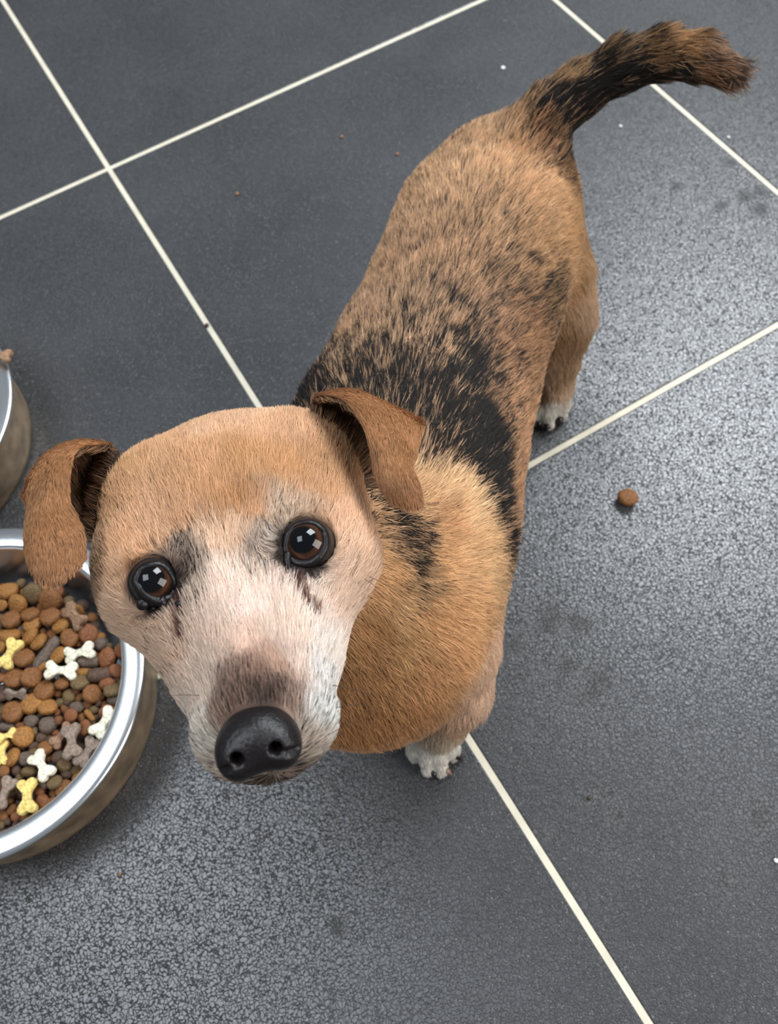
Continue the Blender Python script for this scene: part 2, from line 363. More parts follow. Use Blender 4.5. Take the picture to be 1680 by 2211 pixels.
# coat markings: where on the animal, its colour (sRGB), share of dark guard hairs
MARKS = [  # head
 (553, 905, 222, 178, 142, 0), (450, 930, 222, 178, 142, 0), (620, 930, 214, 168, 130, 0), (360, 960, 210, 164, 124, 0), (300, 1000, 200, 154, 112, 0), (250, 1080, 196, 150, 110, .05),
 (430, 1000, 204, 156, 114, 0), (520, 1010, 194, 145, 98, 0), (620, 1030, 196, 146, 100, 0), (500, 1090, 178, 128, 84, .04), (470, 1060, 196, 148, 106, 0), (560, 1120, 190, 142, 102, 0), (690, 1000, 196, 148, 106, .04),
 (720, 1060, 200, 152, 112, 0), (760, 1120, 212, 168, 134, 0), (770, 1200, 214, 176, 146, 0), (780, 1260, 206, 170, 142, .04), (740, 1290, 214, 182, 158, 0),
 (400, 1130, 196, 150, 112, 0), (340, 1160, 208, 164, 128, 0), (280, 1180, 204, 158, 120, 0), (250, 1230, 196, 156, 122, 0), (300, 1340, 192, 158, 130, 0), (350, 1390, 190, 160, 136, .05),
 (500, 1170, 214, 178, 148, 0), (590, 1165, 176, 158, 144, .15), (600, 1110, 186, 160, 136, .08), (405, 1230, 138, 116, 102, .35), (385, 1195, 160, 136, 118, .2), (580, 1210, 190, 166, 148, .1), (430, 1280, 190, 168, 150, .08),
 (520, 1250, 238, 214, 196, 0), (530, 1320, 238, 216, 202, 0), (480, 1310, 228, 202, 184, 0), (590, 1290, 234, 210, 194, 0), (460, 1390, 220, 192, 172, 0), (540, 1390, 222, 188, 168, 0), (620, 1380, 228, 204, 186, 0),
 (690, 1320, 226, 204, 188, 0), (700, 1400, 222, 208, 196, 0), (690, 1470, 214, 208, 202, .06), (700, 1550, 208, 204, 198, .1), (650, 1440, 214, 190, 174, .03), (600, 1440, 188, 152, 130, 0),
 (550, 1450, 132, 100, 82, .08), (545, 1490, 92, 70, 60, .2), (505, 1500, 118, 90, 76, .1), (592, 1500, 98, 76, 66, .2), (555, 1518, 66, 52, 46, .3), (480, 1535, 132, 106, 90, .1), (640, 1520, 150, 122, 106, .1),
 (430, 1440, 200, 176, 158, 0), (445, 1500, 204, 182, 164, 0), (432, 1560, 202, 190, 176, .05), (450, 1620, 196, 186, 172, .05), (670, 1600, 196, 180, 164, .08), (520, 1688, 96, 78, 66, .3), (620, 1680, 90, 74, 62, .3), (480, 1660, 176, 158, 140, .1),
 (385, 1420, 192, 160, 136, .05),
 # back
 (1050, 360, 196, 148, 102, .12), (1120, 400, 190, 142, 96, .12), (1000, 400, 190, 146, 104, .1), (900, 480, 186, 142, 102, .12), (1050, 480, 180, 136, 94, .2), (1180, 470, 182, 136, 90, .08), (960, 560, 176, 132, 92, .25), (1060, 580, 174, 130, 90, .28), (850, 590, 184, 140, 100, .15),
 (1150, 560, 172, 126, 82, .2), (1000, 680, 176, 132, 94, .35), (1120, 680, 160, 114, 76, .32), (900, 680, 180, 138, 100, .3), (790, 690, 186, 142, 104, .2), (1190, 640, 150, 110, 70, .45), (1080, 760, 160, 114, 78, .3), (1150, 760, 158, 112, 74, .15),
 (850, 780, 168, 130, 98, .55), (740, 780, 170, 132, 98, .4), (950, 780, 160, 120, 86, .55), (690, 830, 120, 92, 70, .75), (760, 830, 140, 110, 86, .65), (850, 850, 130, 104, 82, .75), (940, 850, 120, 92, 70, .75), (1020, 830, 100, 76, 58, .85), (1010, 790, 110, 84, 64, .7),
 (1070, 880, 160, 116, 80, .35), (960, 920, 120, 94, 74, .8), (1040, 920, 90, 70, 56, .9), (1000, 980, 110, 84, 66, .85), (1060, 1020, 100, 78, 60, .85), (1075, 1090, 110, 84, 62, .8), (1085, 1160, 130, 94, 64, .6), (1120, 1000, 168, 122, 84, .1), (1110, 1080, 168, 120, 80, .1), (1130, 900, 166, 120, 82, .12), (1170, 850, 160, 114, 76, .1),
 (930, 970, 150, 120, 90, .6), (650, 860, 90, 70, 55, .85),
 # shoulder, chest
 (900, 1050, 206, 160, 112, .05), (960, 1060, 222, 178, 128, 0), (1010, 1120, 222, 178, 128, 0), (1040, 1180, 216, 170, 118, 0), (960, 1130, 200, 148, 98, 0), (1000, 1200, 214, 166, 114, 0), (1060, 1240, 214, 170, 120, 0), (940, 1200, 200, 150, 100, .05),
 (850, 1120, 120, 96, 74, .7), (880, 1160, 120, 96, 74, .6), (900, 1210, 150, 118, 84, .45), (910, 1260, 180, 140, 98, .25), (830, 1150, 170, 130, 92, .25), (830, 1220, 206, 156, 104, 0), (850, 1300, 208, 162, 110, .06), (800, 1350, 190, 138, 86, .04), (920, 1330, 206, 154, 100, 0), (980, 1320, 204, 152, 100, 0), (1030, 1320, 206, 156, 104, 0),
 (870, 1400, 200, 152, 98, .04), (800, 1450, 184, 132, 82, .06), (900, 1450, 192, 140, 90, 0), (960, 1440, 196, 144, 94, 0), (870, 1530, 184, 130, 80, 0), (780, 1550, 180, 126, 76, .02), (950, 1540, 188, 140, 96, 0), (1000, 1500, 196, 156, 122, 0), (1045, 1440, 214, 176, 146, 0), (1040, 1500, 214, 178, 150, 0), (1000, 1570, 200, 158, 124, 0),
 # hind leg
 (1230, 500, 180, 134, 86, .04), (1240, 600, 184, 142, 98, 0), (1265, 660, 190, 152, 114, 0), (1230, 720, 176, 132, 92, 0), (1210, 800, 184, 146, 110, 0), (1190, 880, 216, 208, 196, 0), (1170, 900, 214, 208, 196, 0), (1210, 900, 220, 210, 198, 0), (1200, 840, 196, 162, 128, 0),
 (935, 1640, 226, 220, 208, 0), (900, 1620, 220, 212, 200, 0), (970, 1620, 226, 218, 206, 0), (955, 1665, 224, 216, 204, 0), (935, 1605, 206, 184, 158, 0),
 # tail
 (1110, 320, 184, 132, 84, .15), (1160, 290, 150, 102, 62, .4), (1090, 290, 186, 140, 96, .1), (1190, 250, 100, 70, 44, .8), (1240, 215, 60, 46, 36, .95), (1290, 180, 60, 46, 36, .95), (1340, 160, 80, 58, 40, .85), (1300, 130, 140, 104, 66, .4), (1390, 120, 150, 108, 64, .35), (1450, 110, 184, 134, 84, .1), (1450, 150, 90, 66, 48, .7), (1520, 120, 144, 100, 66, .3), (1550, 150, 132, 92, 64, .3), (1210, 170, 160, 122, 80, .2)]
def head_weight(P): return np.clip(1-(np.min([sd(p, P) for p in PR if p['g'] == 'h'], axis=0))/.012, 0, 1)
MP = np.array([on_dog(a[0], a[1]) for a in MARKS])
MC = np.array([[*lin(a[2:5]), a[5]] for a in MARKS])
pep_ = MC[:, 3] > .5; MC[pep_, :3] = np.array(lin((178, 136, 98))); MC[pep_, 3] = np.minimum(MC[pep_, 3]*1.08, .95)
bk_ = (MC[:, 3] >= .1) & (MC[:, 3] <= .5); MC[bk_, 3] = MC[bk_, 3]*1.15+.08
body_ = np.array([head_weight(p[None])[0] < .5 for p in MP])[:, None]; gr_ = MC[:, :3].mean(1, keepdims=True)
MC[:, :3] = np.where(body_, (MC[:, :3]*.92+gr_*.08)*.97, MC[:, :3])
FLP = f0+np.array([0, 0, .01])
MP = np.vstack([MP, f0, h0, atH(900, 1100, .06), atH(1050, 560, .06)]); MC = np.vstack([MC, [.6, .55, .48, 0], [.6, .55, .48, 0], [.5, .35, .2, 0], [.5, .35, .2, 0]])
TEAR = [[(384, 1300), (396, 1325), (397, 1345), (394, 1385)], [(622, 1232), (634, 1258), (652, 1285), (668, 1312), (692, 1340)]]
TP = [catmull([on_dog(*q) for q in t], 24) for t in TEAR]
def vnoise(P, s, seed=0):                                 # cheap smooth noise, -1..1
    r = np.random.default_rng(seed); o = np.zeros(len(P))
    for _ in range(7):
        k = r.normal(size=3); k *= s*r.uniform(.6, 1.6)/np.linalg.norm(k); o += np.sin(P@k+r.uniform(0, 6.28))
    return o/3.2
EYEPT = [e['c']+RC[2]*.0085 for e in EYES]
def coat(P):
    """colour and dark share at points P"""
    out = np.zeros((len(P), 4)); Q = P+np.stack([vnoise(P, 320, i) for i in (1, 2, 3)], 1)*.0022
    for a in range(0, len(P), 20000):
        q = Q[a:a+20000]; d2 = ((q[:, None]-MP[None])**2).sum(2)+1.4e-5; wt = 1/d2**2.3
        out[a:a+20000] = wt@MC/wt.sum(1)[:, None]
    for i, e in enumerate(EYES):                           # dark skin and hair round the eyes
        d = np.linalg.norm(P-EYEPT[i], axis=1); k = np.clip((.0128-d+vnoise(P, 700, 9)*.0012)/.0034, 0, 1)[:, None]
        ax = (P-EYEPT[i])@HX*(1 if i else -1)              # outward
        k = k*np.clip(1.0-np.clip(ax[:, None]-.001, 0, 1)/.012, .45, 1)
        k = np.maximum(k, np.clip((.0104-d)/.0012, 0, 1)[:, None])
        out[:, :3] = out[:, :3]*(1-k)+np.array(lin((44, 36, 34)))*k; out[:, 3] *= 1-k[:, 0]
    for t in TP:                                          # tear stains
        d = np.min(np.linalg.norm(P[:, None]-t[None, ::3], axis=2), axis=1) if len(P) < 40000 else np.concatenate([np.min(np.linalg.norm(P[a:a+20000, None]-t[None, ::2], axis=2), axis=1) for a in range(0, len(P), 20000)])
        k = np.clip((.0017-d)/.0008, 0, 1)[:, None]
        out[:, :3] = out[:, :3]*(1-k)+np.array(lin((74, 36, 28)))*k
    return out
cv = coat(DV)
base = cv[:, :3]*(1-.75*cv[:, 3:])
ca = dog.data.color_attributes.new('coat_color', 'FLOAT_COLOR', 'POINT')
ca.data.foreach_set('color', np.c_[base*(.62+.2*head_weight(DV)[:, None]), np.ones(len(DV))].astype(np.float32).ravel())

def flow_field(P, Nn):
    fl = np.zeros_like(P)
    for p in PR:
        lo, hi = bbox(p, .025); I = np.nonzero(((P > lo) & (P < hi)).all(1))[0]
        if not len(I): continue
        wgt = np.exp(-np.maximum(sd(p, P[I]), 0)/.006)
        f = p['f']
        if p['g'] == 'h':
            c = hd(0, .075, -.02); v = P[I]-c; v /= np.linalg.norm(v, axis=1)[:, None]; fl[I] += wgt[:, None]*v*1.5
        elif p['g'] == 'b' and p['f'] @ BF < -.5:         # over the back: backwards and down the flanks
            x = P[I]; ax = np.array([0, 0, 1.])*.0
            lat = (x-p['A'])@BL; v = p['f'][None]*1.0+BL[None]*np.clip(lat/.05, -1, 1)[:, None]*.45-UP[None]*np.abs(np.clip(lat/.05, -1, 1))[:, None]*.35
            fl[I] += wgt[:, None]*v
        else: fl[I] += wgt[:, None]*f
    for e in EYEPT:                                        # hair radiates from the eyes
        v = P-e; dd = np.linalg.norm(v, axis=1); k = np.clip((.016-dd)/.006, 0, 1)[:, None]; fl = fl*(1-k)+v/(dd[:, None]+1e-9)*k*2
    fl += 1e-6
    fl -= (fl*Nn).sum(1)[:, None]*Nn
    return fl/(np.linalg.norm(fl, axis=1)[:, None]+1e-9)

def scatter(V, Fq, VN, dens, seed):
    r = np.random.default_rng(seed)
    T = np.vstack([Fq[:, [0, 1, 2]], Fq[:, [0, 2, 3]]])
    a, b, c = V[T[:, 0]], V[T[:, 1]], V[T[:, 2]]
    ar = np.linalg.norm(np.cross(b-a, c-a), axis=1)/2*dens((a+b+c)/3, VN[T[:, 0]])
    cs = np.cumsum(ar); n = int(cs[-1]); t = np.searchsorted(cs, r.uniform(0, cs[-1], n)); t = np.minimum(t, len(T)-1)
    u, v = r.uniform(size=n), r.uniform(size=n); k = u+v > 1; u[k], v[k] = 1-u[k], 1-v[k]
    P = a[t]+(b-a)[t]*u[:, None]+(c-a)[t]*v[:, None]
    Nn = VN[T[t, 0]]*(1-u-v)[:, None]+VN[T[t, 1]]*u[:, None]+VN[T[t, 2]]*v[:, None]
    return P, Nn/np.linalg.norm(Nn, axis=1)[:, None]
def grow(name, P, Nn, FL, length, radius, color, parent, lift=.32, jit=.22, clump=.5, guide=14, K=5, seed=1, curl=.7):
    r = np.random.default_rng(seed); n = len(P)
    length = np.broadcast_to(length, (n,))*r.uniform(.7, 1.2, n)
    D = FL+r.normal(size=(n, 3))*jit; D -= (D*Nn).sum(1)[:, None]*Nn; D /= np.linalg.norm(D, axis=1)[:, None]
    t = np.linspace(0, 1, K)[None, :, None]
    lf = np.clip(np.broadcast_to(lift, (n,))*r.uniform(.6, 1.5, n), .02, 2)[:, None, None]
    C = P[:, None]+length[:, None, None]*(D[:, None]*t+Nn[:, None]*lf*(t-curl*.5*t*t*1.0))
    if clump > 0 and n > guide*4:
        G = r.choice(n, n//guide, replace=False); kd = KDTree(len(G))
        for i, g in enumerate(G): kd.insert(P[g], i)
        kd.balance()
        near = np.fromiter((kd.find(p)[1] for p in P), int, n); gi = G[near]
        off = C[gi, -1]+(P-P[gi])*.35-C[:, -1]
        far = np.linalg.norm(P-P[gi], axis=1) > .004; off[far] = 0
        C = C+off[:, None]*(t**1.6)*clump*r.uniform(.4, 1, n)[:, None, None]
    C[:, 1:, 2] = np.maximum(C[:, 1:, 2], .0004)
    cu = bpy.data.hair_curves.new(name); cu.add_curves([K]*n)
    cu.attributes['position'].data.foreach_set('vector', C.astype(np.float32).ravel())
    rad = cu.attributes.get('radius') or cu.attributes.new('radius', 'FLOAT', 'POINT')
    rr = np.broadcast_to(radius, (n,))[:, None]*np.array([1, 1, .9, .65, .12] if K == 5 else np.linspace(1, .1, K))[None]
    rad.data.foreach_set('value', rr.astype(np.float32).ravel())
    at = cu.attributes.new('coat_color', 'FLOAT_COLOR', 'CURVE')
    at.data.foreach_set('color', np.c_[color, np.ones(n)].astype(np.float32).ravel())
    cu.materials.append(hair_m)
    o = bpy.data.objects.new(name, cu); COL.objects.link(o); o.parent = parent; o['kind'] = 'stuff'
    return o
def strand_color(c4, r, var=.16, P=None, guide=7):
    n = len(c4); u = r.uniform(size=n); g = r.normal(size=n)
    if P is not None:                                     # tufts share their tone
        G = r.choice(n, n//guide, replace=False); kd = KDTree(len(G))
        for i, k in enumerate(G): kd.insert(P[k], i)
        kd.balance(); near = np.fromiter((kd.find(p)[1] for p in P), int, n)
        cu = r.uniform(size=len(G)); cg = r.normal(size=len(G)); u = np.clip(.62*cu[near]+.38*u, 0, 1); g = .7*cg[near]+.6*g
    dark = u < c4[:, 3]*.93
    v = 1+g*var*np.where(c4[:, 3] > .06, 1.8, 1.0); c = c4[:, :3]*np.clip(v, .55, 1.5)[:, None]
    lightn = r.uniform(size=n) < np.where(c4[:, 3] > .06, .22, .10); c[lightn] = np.minimum(c[lightn]*1.4+.02, .95)
    c[dark] = np.array([.014, .0115, .010])*r.uniform(.6, 1.6, dark.sum())[:, None]
    return c
# openings of the eyes (photo pixels)
LIDS = [[(295.8, 1256), (303.4, 1236.5), (320.8, 1225.6), (342.5, 1222.3), (357.7, 1232), (368.6, 1247.3), (375, 1266.9), (376, 1279), (364, 1286), (346.9, 1290.7), (330.6, 1287.5), (314.3, 1277.7), (303.4, 1262.5)],
        [(619, 1180), (622.3, 1159.5), (634.3, 1138.9), (656, 1131.3), (677.7, 1133.4), (695.1, 1146.5), (699.4, 1157.3), (700.5, 1171.4), (694, 1187.7), (672.3, 1207.3), (650.6, 1210.5), (632.1, 1205), (623.4, 1193)]]
def on_sphere(x, y, c, r):
    d = ray(x, y); d /= np.linalg.norm(d); oc = CAM-c; b = oc@d; q = b*b-(oc@oc-r*r); return CAM+d*(-b-math.sqrt(max(q, 0)))
LID3 = [np.array([on_sphere(x, y, e['c'], e['r']+.0003) for x, y in catmull(l+[l[0]], 48)]) for l, e in zip(LIDS, EYES)]
NC = atD(556, 1601, .2500)                                # nose centre
_c, _s = math.cos(math.radians(24)), math.sin(math.radians(24))
NM = np.stack([HX, HY*_c+HZ*_s, HZ*_c-HY*_s])             # nose axes, tilted up towards the viewer
def dens(P, Nn):
    wh = head_weight(P); d = 1.5e6+2.6e6*wh
    tl = np.min([sd(p, P) for p in PR if p['g'] == 't'], axis=0) < .004
    d = np.where(tl, 2.2e6, d)
    d = np.where(P[:, 2] < .03, 3.5e6, d)
    d = np.where(((CAM-P)*Nn).sum(1) < -.15, d*.35, d)
    for i in range(2):
        d = np.where(np.linalg.norm(P-EYEPT[i], axis=1) < .0062, 0, d); d = np.where(np.min(np.linalg.norm(P[:, None]-LID3[i][None, ::3], axis=2), axis=1) < .0013, 0, d)
    q = (P-NC)@NM.T; d = np.where(np.linalg.norm(q/np.array([.0120, .0125, .0100]), axis=1) < 1, 0, d)
    return d
FP, FN = scatter(DV, DF, DN, dens, 3)
FW = head_weight(FP)
mz = np.clip(((FP-E0)@HY-.005)/.03, 0, 1)*FW              # muzzle
tw = np.clip(1-np.min([sd(p, FP) for p in PR if p['g'] == 't'], axis=0)/.006, 0, 1)
ft = np.clip(1-FP[:, 2]/.035, 0, 1)
leg = np.clip(1-np.min([sd(p, FP) for p in PR if p['g'] == 'l'], axis=0)/.005, 0, 1)*(1-FW)
Ln = .0112*(1-FW)+.0062*FW; Ln = Ln*(1-mz)+.0040*mz; Ln = Ln*(1-tw)+.0175*tw; Ln = Ln*(1-leg)+.0062*leg; Ln = Ln*(1-ft)+.0016*ft
for i in range(2):
    k = np.clip((.015-np.linalg.norm(FP-EYEPT[i], axis=1))/.006, 0, 1); Ln = Ln*(1-k)+.0022*k
lift = np.where(tw > .5, .55, .30-.06*FW)
rngc = np.random.default_rng(11)
fc4 = coat(FP); fc4[:, :3] *= (1+.13*vnoise(FP, 75, 31)*(1-FW*.6)+.07*vnoise(FP, 260, 32))[:, None]; fcol = np.where(FW[:, None] > .5, strand_color(fc4, rngc, .14), strand_color(fc4, rngc, .17, FP))
grow('fur_coat', FP, FN, flow_field(FP, FN), Ln, np.where(FW > .5, .000085, .000135)+tw*.00002, fcol, dog, lift=lift, seed=4)
print('strands', len(FP))

# ears
EARS = [dict(rows=[[(258, 975, .330), (248, 1010, .328), (232, 1060, .325), (215, 1120, .322), (205, 1175, .318)],
                   [(245, 965, .336), (215, 990, .345), (195, 1040, .345), (188, 1100, .340), (190, 1160, .330)],
                   [(226, 960, .328), (175, 957, .327), (125, 977, .326), (87, 1020, .326), (64, 1080, .326)],
                   [(165, 978, .315), (132, 995, .310), (105, 1018, .308), (80, 1055, .309), (59, 1105, .314)],
                   [(152, 1075, .301), (125, 1088, .297), (100, 1100, .296), (75, 1120, .299), (55, 1150, .305)],
                   [(180, 1142, .293), (150, 1158, .289), (115, 1168, .288), (80, 1178, .290), (55, 1195, .295)],
                   [(189, 1206, .288), (160, 1238, .285), (125, 1262, .285), (95, 1264, .286), (70, 1245, .288)]], side=-1),
        dict(rows=[[(672, 895, .334), (705, 935, .332), (742, 985, .333), (770, 1030, .335), (785, 1055, .336)],
                   [(672, 872, .336), (720, 885, .347), (770, 935, .352), (820, 990, .352), (850, 1040, .345)],
                   [(690, 853, .326), (760, 848, .330), (830, 878, .334), (880, 903, .338), (912, 922, .342)],
                   [(745, 868, .316), (795, 890, .313), (848, 925, .314), (880, 955, .322), (900, 975, .332)],
                   [(790, 938, .306), (820, 965, .302), (852, 988, .302), (878, 1000, .306), (889, 1008, .314)],
                   [(812, 1032, .300), (835, 1035, .297), (865, 1040, .296), (890, 1045, .298), (906, 1053, .302)],
                   [(838, 1082, .299), (860, 1094, .297), (885, 1102, .296), (902, 1102, .297), (914, 1090, .299)]], side=1)]
brown, inner_c = np.array(lin((152, 106, 70))), np.array(lin((132, 98, 72)))
for E_ in EARS:
    G = np.array([[atD(*q) for q in row] for row in E_['rows']])
    nv, nu = 44, 30
    G = np.stack([catmull(G[:, j], nv) for j in range(5)], 1); G = np.stack([catmull(G[i], nu) for i in range(nv)], 0)
    # round the tip and the free edges a little
    V0 = G.reshape(-1, 3); Fq = np.array(grid_faces(nv, nu))
    dv = np.gradient(G, axis=0); du = np.gradient(G, axis=1); Nn = np.cross(dv, du); Nn /= np.linalg.norm(Nn, axis=2)[:, :, None]+1e-9
    if ((CAM-G[-8, nu//2])@Nn[-8, nu//2]) < 0: Nn = -Nn   # outward = the side seen on the flap
    uu = np.linspace(-1, 1, nu)[None, :, None]; vv = np.linspace(0, 1, nv)[:, None, None]
    th = .0012*np.sqrt(np.clip(1-uu**4, .03, 1))*np.sqrt(np.clip(1-np.clip((vv-.85)/.15, 0, 1)**3, .03, 1))
    Va = (G+Nn*th).reshape(-1, 3); Vb = (G-Nn*th).reshape(-1, 3); n0 = nv*nu
    Fa = Fq if (np.cross(Va[Fq[500][1]]-Va[Fq[500][0]], Va[Fq[500][2]]-Va[Fq[500][0]])@Nn.reshape(-1, 3)[Fq[500][0]]) > 0 else Fq[:, ::-1]
    ring = [j for j in range(nu)]+[i*nu+nu-1 for i in range(1, nv)]+[(nv-1)*nu+j for j in range(nu-2, -1, -1)]+[i*nu for i in range(nv-2, 0, -1)]
    side = [(ring[i], ring[(i+1) % len(ring)], ring[(i+1) % len(ring)]+n0, ring[i]+n0) for i in range(len(ring))]
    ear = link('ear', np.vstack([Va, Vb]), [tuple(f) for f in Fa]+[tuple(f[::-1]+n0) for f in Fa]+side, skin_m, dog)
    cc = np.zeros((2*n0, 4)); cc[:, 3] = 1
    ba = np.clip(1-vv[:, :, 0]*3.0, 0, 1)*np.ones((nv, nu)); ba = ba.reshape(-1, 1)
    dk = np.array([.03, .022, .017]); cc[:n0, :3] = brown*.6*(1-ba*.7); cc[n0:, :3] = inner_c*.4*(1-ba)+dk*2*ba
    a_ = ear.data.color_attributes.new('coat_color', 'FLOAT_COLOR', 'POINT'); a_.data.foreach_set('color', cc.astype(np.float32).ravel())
    Nf = Nn.reshape(-1, 3); FLv = dv/np.linalg.norm(dv, axis=2)[:, :, None]; FLf = FLv.reshape(-1, 3)
    vf = (vv*np.ones((1, nu, 1))).reshape(-1)
    kd = KDTree(n0)
    for i, p in enumerate(V0): kd.insert(p, i)
    kd.balance()
    P1, N1 = scatter(Va, Fa, Nf, lambda p, n_: np.full(len(p), 4.2e6), 21)
    P2, N2 = scatter(Vb, Fa, -Nf, lambda p, n_: np.full(len(p), 1.6e6), 22)
    i1 = np.array([kd.find(p)[1] for p in P1]); i2 = np.array([kd.find(p)[1] for p in P2])
    r = np.random.default_rng(5)
    c1 = np.repeat(brown[None], len(P1), 0)*(1+vnoise(P1, 260, 4)*.12)[:, None]
    lt = np.clip(1-np.abs(vf[i1]-.38)/.12, 0, 1)[:, None]; c1 = c1*(1+lt*.25)
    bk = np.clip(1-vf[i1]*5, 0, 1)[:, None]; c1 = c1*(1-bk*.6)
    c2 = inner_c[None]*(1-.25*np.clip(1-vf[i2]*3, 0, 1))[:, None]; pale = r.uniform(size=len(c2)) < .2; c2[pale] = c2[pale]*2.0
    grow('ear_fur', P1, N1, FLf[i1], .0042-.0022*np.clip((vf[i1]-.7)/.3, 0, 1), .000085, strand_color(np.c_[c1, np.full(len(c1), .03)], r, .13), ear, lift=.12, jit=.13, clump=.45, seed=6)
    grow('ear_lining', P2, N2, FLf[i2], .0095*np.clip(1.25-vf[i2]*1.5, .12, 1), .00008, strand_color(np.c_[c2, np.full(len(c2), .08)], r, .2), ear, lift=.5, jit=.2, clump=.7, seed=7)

# eyes
def iris_material():
    M, n, b = mat('dog_eye'); L = n.links.new
    tc = N(n, 'ShaderNodeTexCoord'); sp = N(n, 'ShaderNodeSeparateXYZ'); L(tc.outputs['Object'], sp.inputs[0])
    x2 = N(n, 'ShaderNodeMath', _operation='MULTIPLY'); L(sp.outputs[0], x2.inputs[0]); L(sp.outputs[0], x2.inputs[1])
    y2 = N(n, 'ShaderNodeMath', _operation='MULTIPLY_ADD'); L(sp.outputs[1], y2.inputs[0]); L(sp.outputs[1], y2.inputs[1]); L(x2.outputs[0], y2.inputs[2])
    rt = N(n, 'ShaderNodeMath', _operation='SQRT'); L(y2.outputs[0], rt.inputs[0])
    mr = N(n, 'ShaderNodeMapRange'); mr.inputs[2].default_value = .0092; L(rt.outputs[0], mr.inputs[0])
    nz = N(n, 'ShaderNodeTexNoise', Scale=900.0); L(tc.outputs['Object'], nz.inputs['Vector'])
    ad = N(n, 'ShaderNodeMath', _operation='MULTIPLY_ADD', i1=.05); L(nz.outputs[0], ad.inputs[0]); L(mr.outputs[0], ad.inputs[2])
    cr = N(n, 'ShaderNodeValToRGB'); L(ad.outputs[0], cr.inputs[0]); e = cr.color_ramp.elements
    e[0].position = .49; e[0].color = (.002, .002, .003, 1); e[1].position = .55; e[1].color = (.035, .013, .006, 1)
    for p_, c_ in ((.64, (.050, .020, .009, 1)), (.70, (.02, .009, .005, 1)), (.74, (.010, .007, .006, 1)), (1.0, (.016, .011, .010, 1))):
        k = e.new(p_); k.color = c_
    L(cr.outputs[0], b.inputs['Base Color']); b.inputs['Roughness'].default_value = .04; b.inputs['IOR'].default_value = 1.4
    b.inputs['Specular IOR Level'].default_value = .5
    return M
eye_m = iris_material()
lid_m = plain('wet_eyelid', (20, 16, 17), .36, spec=.30, noise=.2, nscale=900, bump=.0002)
gaze = [np.array([.10, .22, .97]), np.array([-.10, .23, .97])]
lid_r = [[(.00115 if 0 < i < 24 else .0016) for i in range(48)], [(.0010 if 0 < i < 22 else .0015) for i in range(48)]]
for i, e in enumerate(EYES):
    pr = [(e['r']*math.sin(a)*(1), e['r']*math.cos(a)+(.0006*math.exp(-(a/.55)**2))) for a in np.linspace(1e-3, math.pi-1e-3, 48)]
    V, Fc = lathe(pr, 64); eye = link('eye', V, [f[::-1] for f in Fc], eye_m, dog)
    g = gaze[i]@RC; g /= np.linalg.norm(g)
    eye.matrix_world = Matrix.Translation(Vector(e['c'])) @ Vector((0, 0, 1)).rotation_difference(Vector(g)).to_matrix().to_4x4()
    # eyelid: a closed tube round the opening, thicker below
    loop = LID3[i]; n = len(loop)-1; P = loop[:n]; cen = P.mean(0); V = []
    T = np.roll(P, -1, 0)-np.roll(P, 1, 0); T /= np.linalg.norm(T, axis=1)[:, None]
    for j in range(n):
        rad = P[j]-e['c']; rad /= np.linalg.norm(rad); o_ = np.cross(T[j], rad); o_ /= np.linalg.norm(o_)
        if o_@(P[j]-cen) < 0: o_ = -o_
        low = max(float(np.clip(((cen-P[j])@RC[1])/.005, -1, 1)), 0); w_ = .80+.38*low; t_ = .55+.65*low
        for ds, hh in ((-.0001, -.0006), (0, .0001), (.0003, .0007), (.0009, .0011), (.0018, .0010), (.0029, .0006), (.0040, .0001), (.0046, -.0012)):
            a = ds*w_/e['r']; V.append(e['c']+(rad*math.cos(a)+o_*math.sin(a))*(e['r']+(hh*t_ if hh > 0 else hh)+.0003))
    Fc = [(a*8+k, a*8+k+1, ((a+1) % n)*8+k+1, ((a+1) % n)*8+k) for a in range(n) for k in range(7)]
    lid = link('eyelid', V, Fc, lid_m, dog)
    cp = [[(371, 1280), (381, 1292), (388, 1303)], [(621, 1195), (620, 1213), (624, 1232)]][i]   # inner corner
    Pc = [on_sphere(*cp[0], e['c'], e['r']+.0002), on_dog(*cp[1])+RC[2]*.0003, on_dog(*cp[2])-RC[2]*.0002]
    Vc, Fk = tube(catmull(Pc, 9), np.linspace(.0016, .0007, 9), 10); link('tear_duct', Vc, Fk, lid_m, dog)
def blob(c, r, seed, sq=1.0, seg=20):
    V = []; nr = seg//2+1
    for a in range(nr):
        th = math.pi*a/(nr-1)
        for b_ in range(seg):
            ph = 2*math.pi*b_/seg; d = np.array([math.sin(th)*math.cos(ph), math.sin(th)*math.sin(ph), math.cos(th)]); V.append(d)
    V = np.array(V); k = 1+.08*vnoise(V, 3, seed); return np.array(c)+V*(r*k)[:, None]*np.array([1, 1, sq]), grid_faces(nr, seg, True)
for px, py, rr in ((309, 1304, .00225), (331, 1314, .0010), (352, 1300, .0019), (371, 1296, .0018), (387, 1301, .0013)):
    c = on_sphere(px, py, EYES[0]['c'], EYES[0]['r']+.0006) if px < 380 else on_dog(px, py)
    V, Fc = blob(c, rr, int(px)); link('eyelid_growth', V, Fc, lid_m, dog)

